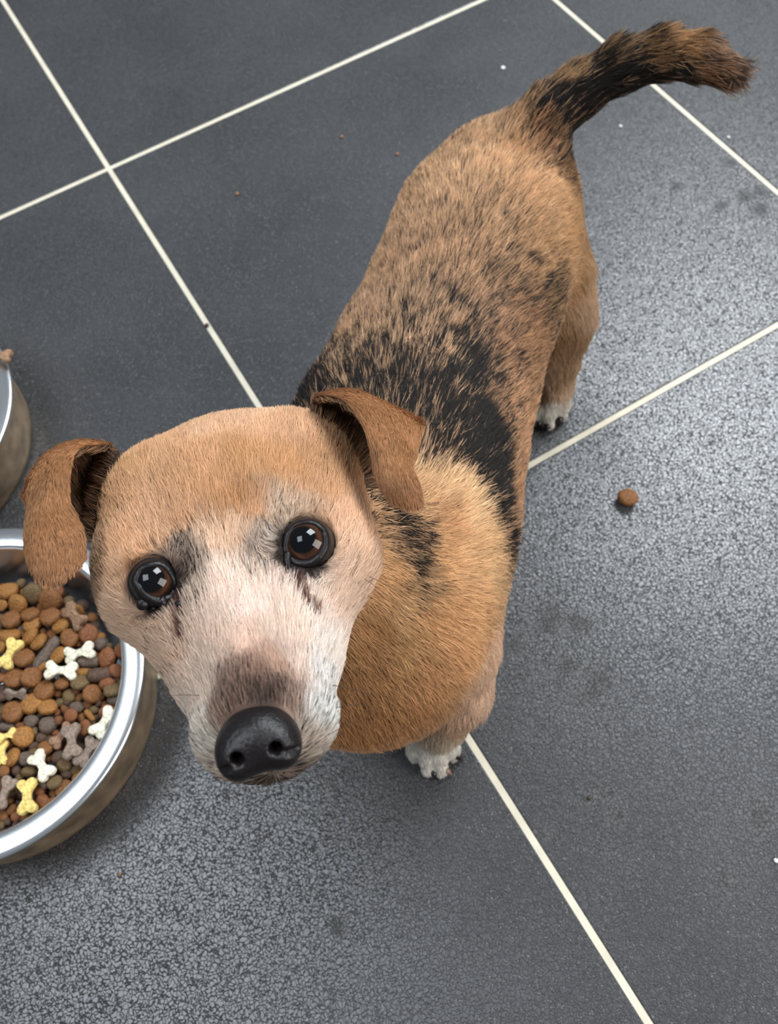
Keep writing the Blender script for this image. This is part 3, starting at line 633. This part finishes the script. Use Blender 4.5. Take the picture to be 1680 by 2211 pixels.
# nose pad
def nose_mesh():
    h = .00042; lo = NC-.020; n = np.array([96, 96, 96]); ax = [lo[i]+h*np.arange(n[i]) for i in range(3)]
    Pg = np.stack(np.meshgrid(*ax, indexing='ij'), -1); q = (Pg-NC)@NM.T
    def el(c, r):
        k0 = np.linalg.norm((q-c)/r, axis=-1); k1 = np.linalg.norm((q-c)/np.array(r)**2, axis=-1)+1e-9; return k0*(k0-1)/k1
    def cap(A, B, r1, r2):
        A, B = np.array(A), np.array(B); ba = B-A; pa = q-A; t = np.clip(pa@ba/(ba@ba), 0, 1); return np.linalg.norm(pa-t[..., None]*ba, axis=-1)-(r1+(r2-r1)*t)
    d = el([0, -.001, 0], [.0116, .0095, .0094])
    for s_ in (-1, 1):
        d = smin(d, el([s_*.0066, .0028, -.0012], [.0056, .0066, .0066]), .003)
        c = cap([s_*.0053, .0125, .0022], [s_*.0056, .0045, .0018], .0021, .0017); d = -smin(-d, c, .0012)
        c = cap([s_*.0060, .0112, .0016], [s_*.0112, .0062, -.0012], .0014, .0009); d = -smin(-d, c, .0010)
    c = cap([0, .0125, .002], [0, .0110, -.009], .0005, .0006); d = -smin(-d, c, .0012)
    return polygonise(d, lo, h, n)
V, Fc = nose_mesh()
nose_m = plain('nose_leather', (22, 18, 19), .36, spec=.36, noise=.25, nscale=900, bump=.0003)
link('nose', V, Fc, nose_m, dog)

# claws
claw_m = plain('dark_claw', (34, 28, 26), .3); claw2_m = plain('brown_claw', (134, 108, 92), .3)
def claw(tip, root, M, r=.0022, h=.006):
    A, B = atH(*root, h), atH(*tip, .0012); mid = (A+B)/2+np.array([0, 0, .0022])
    P = catmull([A, mid, B], 9); V, Fc = tube(P, [r, r*1.0, r*.95, r*.9, r*.8, r*.68, r*.5, r*.34, r*.14], 12); return link('claw', V, Fc, M, dog)
claw((999, 1642), (980, 1626), claw_m, .0031, .0075); c_ = claw((976, 1674), (958, 1661), claw2_m, .0022); c_['label'] = 'brown curved claw'
claw((944, 1686), (932, 1664), claw_m, .0018); claw((893, 1640), (900, 1630), claw_m, .0018)
claw((1205, 922), (1209, 903), claw_m, .0028); claw((1176, 934), (1182, 920), claw_m, .0028); claw((1160, 927), (1164, 913), claw_m, .0026)
# whiskers
wh_m = plain('whisker_hair', (40, 32, 28), .4)
for (A, L_, dx, dy) in [((712, 1480), .014, 1, -.2), ((722, 1530), .012, 1, .15), ((700, 1590), .012, .9, .5), ((430, 1500), .011, -1, .0), ((428, 1590), .012, -1, .4), ((790, 1238), .018, .85, -.45), ((782, 1246), .012, .7, -.5), ((600, 1120), .008, .1, 1)]:
    a = on_dog(*A); d = (np.array([dx, dy, .15])@RC); P = catmull([a, a+d*L_*.5+np.array([0, 0, .001]), a+d*L_], 8)
    V, Fc = tube(P, np.linspace(.00011, .00003, 8), 5); link('whisker', V, Fc, wh_m, dog)

# ==== BOWLS ====
def steel():
    M, n, b = mat('brushed_steel'); L = n.links.new
    b.inputs['Base Color'].default_value = (.80, .82, .84, 1); b.inputs['Metallic'].default_value = 1; b.inputs['Roughness'].default_value = .24
    tc = N(n, 'ShaderNodeTexCoord'); sp = N(n, 'ShaderNodeSeparateXYZ'); L(tc.outputs['Object'], sp.inputs[0])
    ln = N(n, 'ShaderNodeVectorMath', _operation='LENGTH'); cx = N(n, 'ShaderNodeCombineXYZ'); L(sp.outputs[0], cx.inputs[0]); L(sp.outputs[1], cx.inputs[1]); L(cx.outputs[0], ln.inputs[0])
    c2 = N(n, 'ShaderNodeCombineXYZ'); L(ln.outputs['Value'], c2.inputs[0]); L(sp.outputs[2], c2.inputs[2])
    nz = N(n, 'ShaderNodeTexNoise', Scale=900.0, Detail=3.0); L(c2.outputs[0], nz.inputs['Vector'])
    bp = N(n, 'ShaderNodeBump', Strength=.35, Distance=.0001); L(nz.outputs[0], bp.inputs['Height']); L(bp.outputs[0], b.inputs['Normal'])
    b.inputs['Anisotropic'].default_value = .4
    return M
steel_m = steel()
skirt_m = plain('brown_reflection_steel', (168, 146, 120), .42, metal=.6, noise=.45, nscale=70, bump=.0002)  # brownish reflections on the outer wall are put into the metal's colour
def bowl(name, cx, cy, label):
    H = .050
    prof = [(0, .0065), (.062, .0065), (.068, .0078), (.073, .013), (.079, .024), (.086, .040), (.0880, .0462), (.0888, .0488), (.0896, .0500), (.0915, .0506), (.0975, .0508), (.1018, .0504), (.1032, .0494), (.1032, .0484), (.1018, .0478), (.0985, .0482), (.0930, .0478), (.0898, .0460), (.0878, .040), (.081, .024), (.0745, .0125), (.069, .0062), (.062, .005), (0, .005)]
    V, Fc = lathe(prof, 160); b = link(name, V, [f[::-1] for f in Fc], steel_m); b.location = (cx, cy, 0)
    tag(b, label, 'bowl', 'steel dog food bowls')
    pr = [(.0972, .0478), (.0975, .040), (.0972, .030), (.0967, .016), (.0962, .006), (.0958, .0012), (.0945, .0002), (.0932, .0008), (.0930, .006), (.0935, .020), (.0940, .040), (.0945, .0476)]
    V, Fc = lathe(pr, 160); link('skirt', V, [f[::-1] for f in Fc], skirt_m, b)
    return b
BX, BY = -.1705, .2660
bowl('dog_bowl', BX, BY, 'round stainless steel bowl full of kibble under the hanging left ear')
bowl('dog_bowl', -.1770, .4890, 'empty-looking steel bowl with a biscuit on its rim, upper left edge')

# ==== FOOD ====
bm_ = {}
def fm(key, rgb, **k):
    if key not in bm_: bm_[key] = plain(key, rgb, k.pop('rough', .62), spec=.35, noise=.5, nscale=k.pop('nscale', 5.5), bump=.0007)
    return bm_[key]
MATS = dict(amber=fm('amber_kibble', (150, 102, 50)), brown=fm('brown_kibble', (126, 82, 44)), rust=fm('rust_kibble', (132, 82, 50)), dark=fm('dark_kibble', (88, 66, 52)),
            purple=fm('grey_brown_kibble', (100, 84, 72)), olive=fm('olive_kibble', (110, 88, 58)), white=fm('white_biscuit', (238, 230, 206), rough=.75), yellow=fm('yellow_biscuit', (234, 204, 122), rough=.75),
            grey=fm('grey_biscuit', (140, 122, 108), rough=.75), tan=fm('tan_biscuit', (152, 118, 92), rough=.75))
def kib_mesh(kind, M, seed):
    seg, nr = 26, 15; V = []
    for a in range(nr):
        th = math.pi*a/(nr-1); z = math.cos(th); rr = math.sin(th)
        for b_ in range(seg):
            ph = 2*math.pi*b_/seg; V.append((rr*math.cos(ph), rr*math.sin(ph), z))
    V = np.array(V)
    if kind == 'disc': p = 2.6; q = (np.abs(np.hypot(V[:, 0], V[:, 1]))**p+np.abs(V[:, 2])**p)**(-1/p); V = V*q[:, None]*[1, 1, .52]
    elif kind == 'ball': V = V*[1, 1, .8]
    elif kind == 'log': p = 4; q = (np.abs(V[:, 0])**p+np.hypot(V[:, 1], V[:, 2])**p)**(-1/p); V = V*q[:, None]*[1, .5, .45]
    V = V*(1+.07*vnoise(V, 2.6, seed)+.035*vnoise(V, 8, seed+50))[:, None]
    me = bpy.data.meshes.new('kibble'); me.from_pydata(V.tolist(), [], grid_faces(nr, seg, True)); me.update(); me.shade_smooth(); me.materials.append(M); return me
def bone_mesh(M, seed, fat=1.0):
    n = 56; out = []
    lobes = [(-.72, .25, .28), (-.72, -.25, .28), (.72, .25, .28), (.72, -.25, .28)]
    for i in range(n):                                       # outline by marching a ray from the centre
        a = 2*math.pi*i/n; d = np.array([math.cos(a), math.sin(a)]); t = 1.3
        while t > .02:
            p = d*t; s_ = min(math.hypot(p[0]-x, p[1]-y)-r for x, y, r in lobes); q = max(abs(p[0])-.7, abs(p[1])-.21*fat)
            if smin(np.float64(s_), np.float64(q), .10) < 0: break
            t -= .006
        out.append(d*t)
    out = np.array(out); V = []; rings = [(.55, -.20), (.86, -.20), (.97, -.13), (1.0, 0), (.97, .13), (.86, .20), (.55, .205)]
    for k, z in rings:
        for x, y in out:
            L_ = math.hypot(x, y); e = (1-k)*.35; f = max(L_-e*(1 if L_ > .3 else .5), L_*.3)/L_ if k > .6 else .62; V.append((x*f, y*f, z))
    V = np.array(V); V = V*(1+.035*vnoise(V, 5, seed))[:, None]
    me = bpy.data.meshes.new('bone'); Fc = grid_faces(7, n, True)+[tuple(range(n))[::-1], tuple(range(6*n, 7*n))]
    me.from_pydata(V.tolist(), [], Fc); me.update(); me.shade_smooth(); me.materials.append(M); return me
KM = {}
def kmesh(kind, mk, v):
    key = (kind, mk, v)
    if key not in KM: KM[key] = kib_mesh(kind, MATS[mk], hash(kind+mk) % 97*0+len(KM)*3+v)
    return KM[key]
def put(me, name, X, scale, rz, tilt, label, cat, group):
    o = bpy.data.objects.new(name, me); COL.objects.link(o); o.location = X; o.scale = scale
    o.rotation_euler = (tilt[0], tilt[1], rz); tag(o, label, cat, group); return o
ZS = .0350
def zpt(zx, zy, h): return atH(zx/2.765, 1100+zy/2.765, h)
PXM = lambda X: proj(X)[2][0]/F                             # metres per photo pixel at X
IMG_ROT = math.atan2(RC[0][1], RC[0][0])                    # image right seen on the floor
PLACED = []; LISTED = []
LBL = {('disc', 'amber'): 'large amber-brown disc kibble in the steel bowl', ('disc', 'brown'): 'large dark brown disc kibble in the steel bowl', ('disc', 'rust'): 'large reddish brown disc kibble in the steel bowl',
       ('disc', 'olive'): 'olive-brown disc kibble in the steel bowl', ('disc', 'dark'): 'dull dark disc kibble in the steel bowl', ('log', 'purple'): 'grey-brown stick-shaped kibble in the steel bowl',
       ('ball', 'purple'): 'grey-brown lumpy kibble in the steel bowl', ('ball', 'dark'): 'small dark round kibble in the steel bowl', ('ball', 'brown'): 'small brown round kibble in the steel bowl',
       ('ball', 'rust'): 'small reddish round kibble in the steel bowl', ('ball', 'olive'): 'small olive round kibble in the steel bowl', ('ball', 'amber'): 'small amber round kibble in the steel bowl', ('log', 'dark'): 'long dark brown kibble in the steel bowl',
       ('log', 'brown'): 'long brown kibble in the steel bowl', ('log', 'amber'): 'long amber kibble in the steel bowl', ('disc', 'purple'): 'grey-brown disc kibble in the steel bowl', ('log', 'olive'): 'long olive kibble in the steel bowl'}
def kibble(zx, zy, a, b_, rot, kind, mk, dz=0.0, z=None):
    X = zpt(zx, zy, ZS+dz if z is None else z); m_ = PXM(X)/2.765; R_, S_ = a*m_, b_*m_
    if kind == 'disc':                                      # a disc seen on edge is a tilted disc
        rr = max(R_, S_); k = min(R_, S_)/rr; ti = math.acos(min(1, max(k, .35)))*.85
        o = put(kmesh(kind, mk, int(zx) % 3), 'kibble', X, (rr, rr, rr*.95), 0, (0, 0), LBL[kind, mk], 'kibble', 'large kibbles in the steel bowl')
        ax = math.radians(-rot)+IMG_ROT+(0 if R_ >= S_ else math.pi/2)
        o.rotation_euler = (Matrix.Rotation(ax, 3, 'Z') @ Matrix.Rotation(ti*(1 if int(zx+zy) % 2 else -1), 3, 'X')).to_euler()
    elif kind == 'log':
        o = put(kmesh(kind, mk, int(zx) % 2), 'kibble', X, (R_, S_*2, S_*1.9), math.radians(-rot)+IMG_ROT, (0, random.uniform(-.2, .2)), LBL[kind, mk], 'kibble', 'long kibbles in the steel bowl')
    else:
        o = put(kmesh(kind, mk, int(zx) % 3), 'kibble', X, (R_, S_, (R_+S_)/2), math.radians(-rot)+IMG_ROT, (random.uniform(-.3, .3), random.uniform(-.3, .3)), LBL[kind, mk], 'kibble', 'small kibbles in the steel bowl')
    PLACED.append((X[0], X[1], (R_+S_)/2)); LISTED.append((o, zx, zy)); return o
B_, A_, R2, D_, P_, O_ = 'brown', 'amber', 'rust', 'dark', 'purple', 'olive'
BIG = [(50, 488, 62, 52, 0, A_), (103, 568, 62, 46, 30, A_), (12, 575, 34, 30, 0, A_), (302, 545, 70, 42, 5, B_), (195, 500, 60, 38, 0, O_), (68, 658, 60, 56, 0, B_), (182, 628, 58, 42, 0, B_), (302, 642, 64, 56, 0, B_),
       (192, 690, 54, 52, 0, A_), (368, 692, 58, 42, -35, A_), (62, 752, 64, 34, 5, A_), (182, 752, 60, 38, -70, A_), (232, 792, 58, 38, -60, A_), (415, 765, 60, 60, 0, B_), (528, 745, 62, 44, -60, R2), (8, 820, 30, 44, 0, A_),
       (146, 888, 62, 55, 0, B_), (350, 868, 56, 42, -60, A_), (637, 882, 60, 52, 60, R2), (90, 1006, 70, 62, 0, B_), (190, 1000, 66, 46, 80, B_), (266, 1082, 64, 62, 0, B_), (372, 1040, 46, 34, 0, B_), (692, 964, 44, 20, 85, R2),
       (192, 1162, 68, 64, 0, A_), (282, 1182, 56, 46, 30, A_), (76, 1206, 70, 68, 0, B_), (136, 1356, 64, 54, 80, A_), (76, 1480, 62, 35, -75, A_), (24, 1562, 36, 36, 0, B_), (425, 1230, 42, 40, 0, R2), (552, 1102, 62, 38, 80, B_),
       (674, 1076, 54, 40, 10, O_), (388, 1668, 62, 60, 0, B_), (486, 1590, 58, 34, -30, A_), (255, 1748, 50, 42, 60, R2), (505, 1300, 46, 40, 60, R2), (720, 845, 42, 26, -70, R2), (480, 1032, 56, 42, 20, O_), (272, 1422, 46, 38, 20, B_),
       (640, 1215, 50, 36, -40, R2), (10, 1110, 34, 52, 80, D_), (328, 1628, 46, 42, 0, O_), (330, 1752, 48, 30, 20, R2), (18, 1000, 24, 44, 90, R2)]
for x, y, a, b_, r_, mk in BIG: kibble(x, y, a, b_, r_, 'disc', mk, random.uniform(.0005, .0035))
for x, y, a, b_, r_, kind, mk in [(280, 860, 112, 42, -60, 'log', P_), (600, 985, 80, 46, -8, 'log', D_), (512, 972, 60, 24, 0, 'log', A_), (415, 1112, 42, 46, 0, 'ball', O_), (600, 806, 46, 42, 0, 'ball', P_), (530, 908, 64, 36, 0, 'log', P_),
                                  (186, 1266, 48, 40, 0, 'ball', P_), (284, 1288, 54, 52, 0, 'ball', P_), (462, 1182, 48, 36, 0, 'ball', P_), (680, 1140, 46, 30, 0, 'ball', P_), (155, 1488, 46, 44, 0, 'ball', P_), (388, 1526, 52, 42, 0, 'ball', O_),
                                  (176, 1566, 52, 32, 0, 'ball', O_), (350, 1476, 44, 44, 0, 'ball', D_), (250, 945, 42, 26, -30, 'log', A_), (10, 680, 16, 32, 0, 'ball', P_), (400, 1582, 44, 28, 0, 'ball', D_), (536, 1230, 44, 18, 45, 'log', A_),
                                  (250, 1630, 50, 26, 30, 'log', P_), (545, 1560, 30, 22, 0, 'ball', R2), (640, 1040, 52, 38, 0, 'ball', R2), (215, 1460, 50, 30, 20, 'log', O_), (40, 1300, 46, 26, 10, 'log', P_)]:
    kibble(x, y, a, b_, r_, kind, mk, random.uniform(-.001, .001))
SMALL = [(350, 1103, 24), (360, 1152, 30), (410, 1146, 30), (475, 1124, 30), (606, 1116, 30), (520, 1168, 30), (390, 1192, 30), (342, 1212, 22), (488, 1246, 30), (560, 1196, 28), (350, 1262, 28), (200, 1332, 30), (250, 1362, 34), (300, 1376, 28),
         (204, 1412, 30), (336, 1340, 26), (576, 1402, 28), (556, 1276, 26), (100, 1556, 32), (290, 1482, 26), (454, 1556, 30), (320, 1702, 26), (240, 1682, 34), (76, 1682, 28), (72, 1790, 32), (96, 1832, 30), (22, 1828, 30), (62, 1648, 26), (120, 1605, 28),
         (430, 1440, 28), (540, 1330, 26), (600, 1430, 26), (640, 1450, 24), (470, 1480, 26), (300, 1560, 26), (160, 1660, 26), (140, 1290, 24), (110, 1290, 22), (520, 1110, 22), (455, 1090, 24), (590, 1160, 22), (625, 1165, 22), (660, 1180, 24),
         (440, 1290, 24), (340, 1420, 26), (60, 1400, 24), (180, 1120, 20), (130, 1100, 22), (320, 980, 20), (700, 1010, 22), (710, 1030, 22), (570, 1245, 24), (610, 1390, 26), (500, 1530, 28), (60, 1740, 24), (10, 1780, 26), (40, 1860, 26), (200, 1790, 26), (420, 1340, 26), (400, 1290, 24),
         (150, 1830, 26), (240, 1800, 24), (10, 1880, 26), (100, 1880, 24), (5, 1240, 30), (10, 900, 28), (330, 910, 22), (470, 800, 24), (570, 870, 24), (650, 820, 24), (240, 1230, 22), (130, 1420, 24), (290, 1330, 22)]
for i, (x, y, r_) in enumerate(SMALL): kibble(x, y, r_*1.08, r_*random.uniform(.8, 1.08), random.uniform(0, 180), 'ball', random.choice(['brown', 'rust', 'dark', 'brown', 'olive', 'dark']), random.uniform(-.0028, -.0008))
# bone biscuits: centre and half length (zoomed pixels), angle, colour, own label
BONES = [(476, 856, 98, -14, 'white', 'white bone biscuit near the bowl rim, upper of the two adjoining white ones', .0035, .2), (366, 962, 102, 3, 'white', 'white bone biscuit lying level, just below and left of another white one', .0045, 0),
         (624, 1272, 104, -62, 'white', 'white bone biscuit touching the right inner wall of the bowl', .0055, 0), (250, 1528, 104, 48, 'white', 'white bone biscuit alone in the lower middle of the bowl', .0045, 0),
         (60, 862, 98, -72, 'yellow', 'yellow bone biscuit uppermost in the bowl, beside dark discs', .0040, 0), (38, 1352, 64, -20, 'yellow', 'yellow bone biscuit lying above another yellow one at the frame edge', .0050, 0),
         (12, 1452, 78, 80, 'yellow', 'yellow bone biscuit partly under another at the left frame edge', .0015, 0), (164, 1712, 108, 78, 'yellow', 'yellow bone biscuit lowest in the bowl near its lower rim', .0048, 0),
         (94, 1104, 68, 2, 'grey', 'small grey bone biscuit seen edge-on between two brown discs', .0030, .9), (428, 1384, 106, 74, 'grey', 'grey bone biscuit lying on top of a paler brown one', .0060, 0),
         (524, 1450, 96, -68, 'grey', 'grey bone biscuit right of the two crossed ones, by the wall', .0045, 0), (372, 1352, 84, -50, 'tan', 'light brown bone biscuit half hidden under a grey one', .0018, 0),
         (28, 1690, 94, -70, 'grey', 'grey bone biscuit at the left frame edge beside the lowest yellow one', .0040, 0), (444, 636, 96, 45, 'tan', 'thick tan-grey bone biscuit leaning on the upper inner wall', .0060, .5)]
bmesh_ = {k: bone_mesh(MATS[k], i, 1.25 if k == 'tan' else 1.0) for i, k in enumerate(['white', 'yellow', 'grey', 'tan'])}
for x, y, hl, an, mk, lab, dz, ti in BONES:
    X = zpt(x, y, ZS+.001+dz); R_ = hl*PXM(X)/2.765
    put(bmesh_[mk], 'bone_biscuit', X, (R_*.97, R_*1.08, R_*.95), math.radians(-an)+IMG_ROT, (ti, random.uniform(-.12, .12)), lab, 'dog treat', 'bone biscuits')
    PLACED.append((X[0], X[1], R_*.6))
REF = ['upper adjoining white bone', 'lower adjoining white bone', 'white bone at the right wall', 'lone white bone', 'uppermost yellow bone', 'yellow bone at the left edge', 'half-buried yellow bone', 'lowest yellow bone',
       'small edge-on grey bone', 'top crossed grey bone', 'grey bone by the wall', 'half-hidden light brown bone', 'grey bone at the left edge', 'thick tan bone on the upper wall']
used_ = {}
for o, zx, zy in LISTED:
    d0 = o['label'].replace(' in the steel bowl', ''); c_ = sorted(range(14), key=lambda i: math.hypot(BONES[i][0]-zx, BONES[i][1]-zy))
    for i in c_[:4]:
        dx, dy = zx-BONES[i][0], zy-BONES[i][1]; far = 'just ' if math.hypot(dx, dy) < 130 else ''
        a = math.degrees(math.atan2(dy, dx)) % 360
        w_ = ['right of', 'below and right of', 'below', 'below and left of', 'left of', 'above and left of', 'above', 'above and right of'][int((a+22.5)//45) % 8]
        lab = f'{d0} {far}{w_} the {REF[i]}'
        if lab not in used_ and len(lab.split()) <= 16: used_[lab] = 1; o['label'] = lab; break
X = atH(-2, 768, .0560); put(bmesh_['tan'], 'bone_biscuit', X, (.0095, .0095, .010), IMG_ROT-.15, (.1, 0), 'grey-brown bone biscuit resting on the rim of the upper left bowl', 'dog treat', 'bone biscuits')
# the layers beneath and outside the frame
r9 = random.Random(5); cnt = 0; FX, FY, FR = BX, BY-.0045, .0755
def free(x, y, r, k=.62): return all((x-a)**2+(y-b)**2 > ((r+c)*k)**2 for a, b, c in PLACED)
for _ in range(5000):
    a, q = r9.uniform(0, 6.283), FR*math.sqrt(r9.random()); x, y = FX+q*math.cos(a), FY+q*math.sin(a); r_ = r9.uniform(.0034, .0052)
    px_ = proj(np.array([x, y, ZS]))[0][0]
    if free(x, y, r_, .80 if px_ < -60 else .66):
        mk = r9.choice(['brown', 'rust', 'dark', 'purple', 'olive', 'brown', 'amber']); kd_ = 'disc' if r_ > .0046 else 'ball'
        if (kd_, mk) not in LBL: continue
        o = put(kmesh(kd_, mk, cnt % 3), 'kibble', (x, y, ZS-.0030 if px_ > -60 else ZS-.0005), (r_, r_*r9.uniform(.8, 1), r_*.9), r9.uniform(0, 6), (r9.uniform(-.6, .6), r9.uniform(-.6, .6)), LBL[kd_, mk], 'kibble', 'small kibbles in the steel bowl' if kd_ == 'ball' else 'large kibbles in the steel bowl')
        PLACED.append((x, y, r_)); cnt += 1
    if cnt > 240: break
print('filler', cnt)
# bed of kibble underneath: nobody could count it
bv, bf = [], []; src = kib_mesh('ball', MATS['brown'], 3)
sv = np.array([v.co[:] for v in src.vertices]); sf = [tuple(p.vertices) for p in src.polygons]
for i in range(420):
    a, q = r9.uniform(0, 6.283), .078*math.sqrt(r9.random()); r_ = r9.uniform(.0042, .0055); o3 = np.array([FX+q*math.cos(a)*.97, FY+q*math.sin(a)*.97, r9.uniform(.0255, .0280)])
    k = len(bv); bv += (sv*r_+o3).tolist(); bf += [tuple(x+k for x in f) for f in sf]
bed = link('kibble_bed', bv, bf, MATS['dark']); tag(bed, 'layer of small kibble under the pieces on top', 'kibble', kind='stuff')
# dropped kibble and crumbs on the floor
X = atH(1355, 1074, .0052); rr = 22*PXM(X)
put(kmesh('disc', 'brown', 0), 'kibble', X, (rr, rr, .0075), .3, (0, 0), 'single brown kibble lying alone on the floor tile right of the dog', 'kibble', None)
crumb_w = plain('pale_crumb', (214, 212, 208), .7); crumb_b = plain('brown_crumb', (132, 98, 72), .8)
for x, y, r_, M, lab in [(1340, 272, 4, crumb_w, 'white crumb on the tile below the middle of the tail'), (1573, 296, 3.5, crumb_w, 'white speck on the tile right of the tail, near the grout'), (1086, 146, 5, crumb_w, 'whitish fleck on the tile left of the tail'),
                         (512, 418, 5, crumb_b, 'brown crumb on the tile right of the grout crossing'), (738, 295, 4, crumb_b, 'reddish crumb on the tile below the long upper grout line'), (858, 332, 4, crumb_b, 'tan crumb on the tile just left of the rump'),
                         (258, 1888, 4, crumb_b, 'yellowish crumb on the floor below the full bowl'), (1676, 1858, 5, crumb_w, 'white crumb at the right frame edge, low down'), (446, 702, 5, plain('dark_crumb', (70, 48, 34), .8), 'dark brown crumb stuck in the grout line left of the dog'),
                         (1272, 1722, 5, plain('soil_crumb', (60, 54, 44), .8), 'dark bit of soil among the paw marks, lower right')]:
    X = atH(x, y, .0008); V, Fc = blob((0, 0, 0), r_*PXM(X), int(x), .5, 12); o = link('crumb', V, Fc, M, loc=X); tag(o, lab, 'crumb', 'crumbs on the floor')
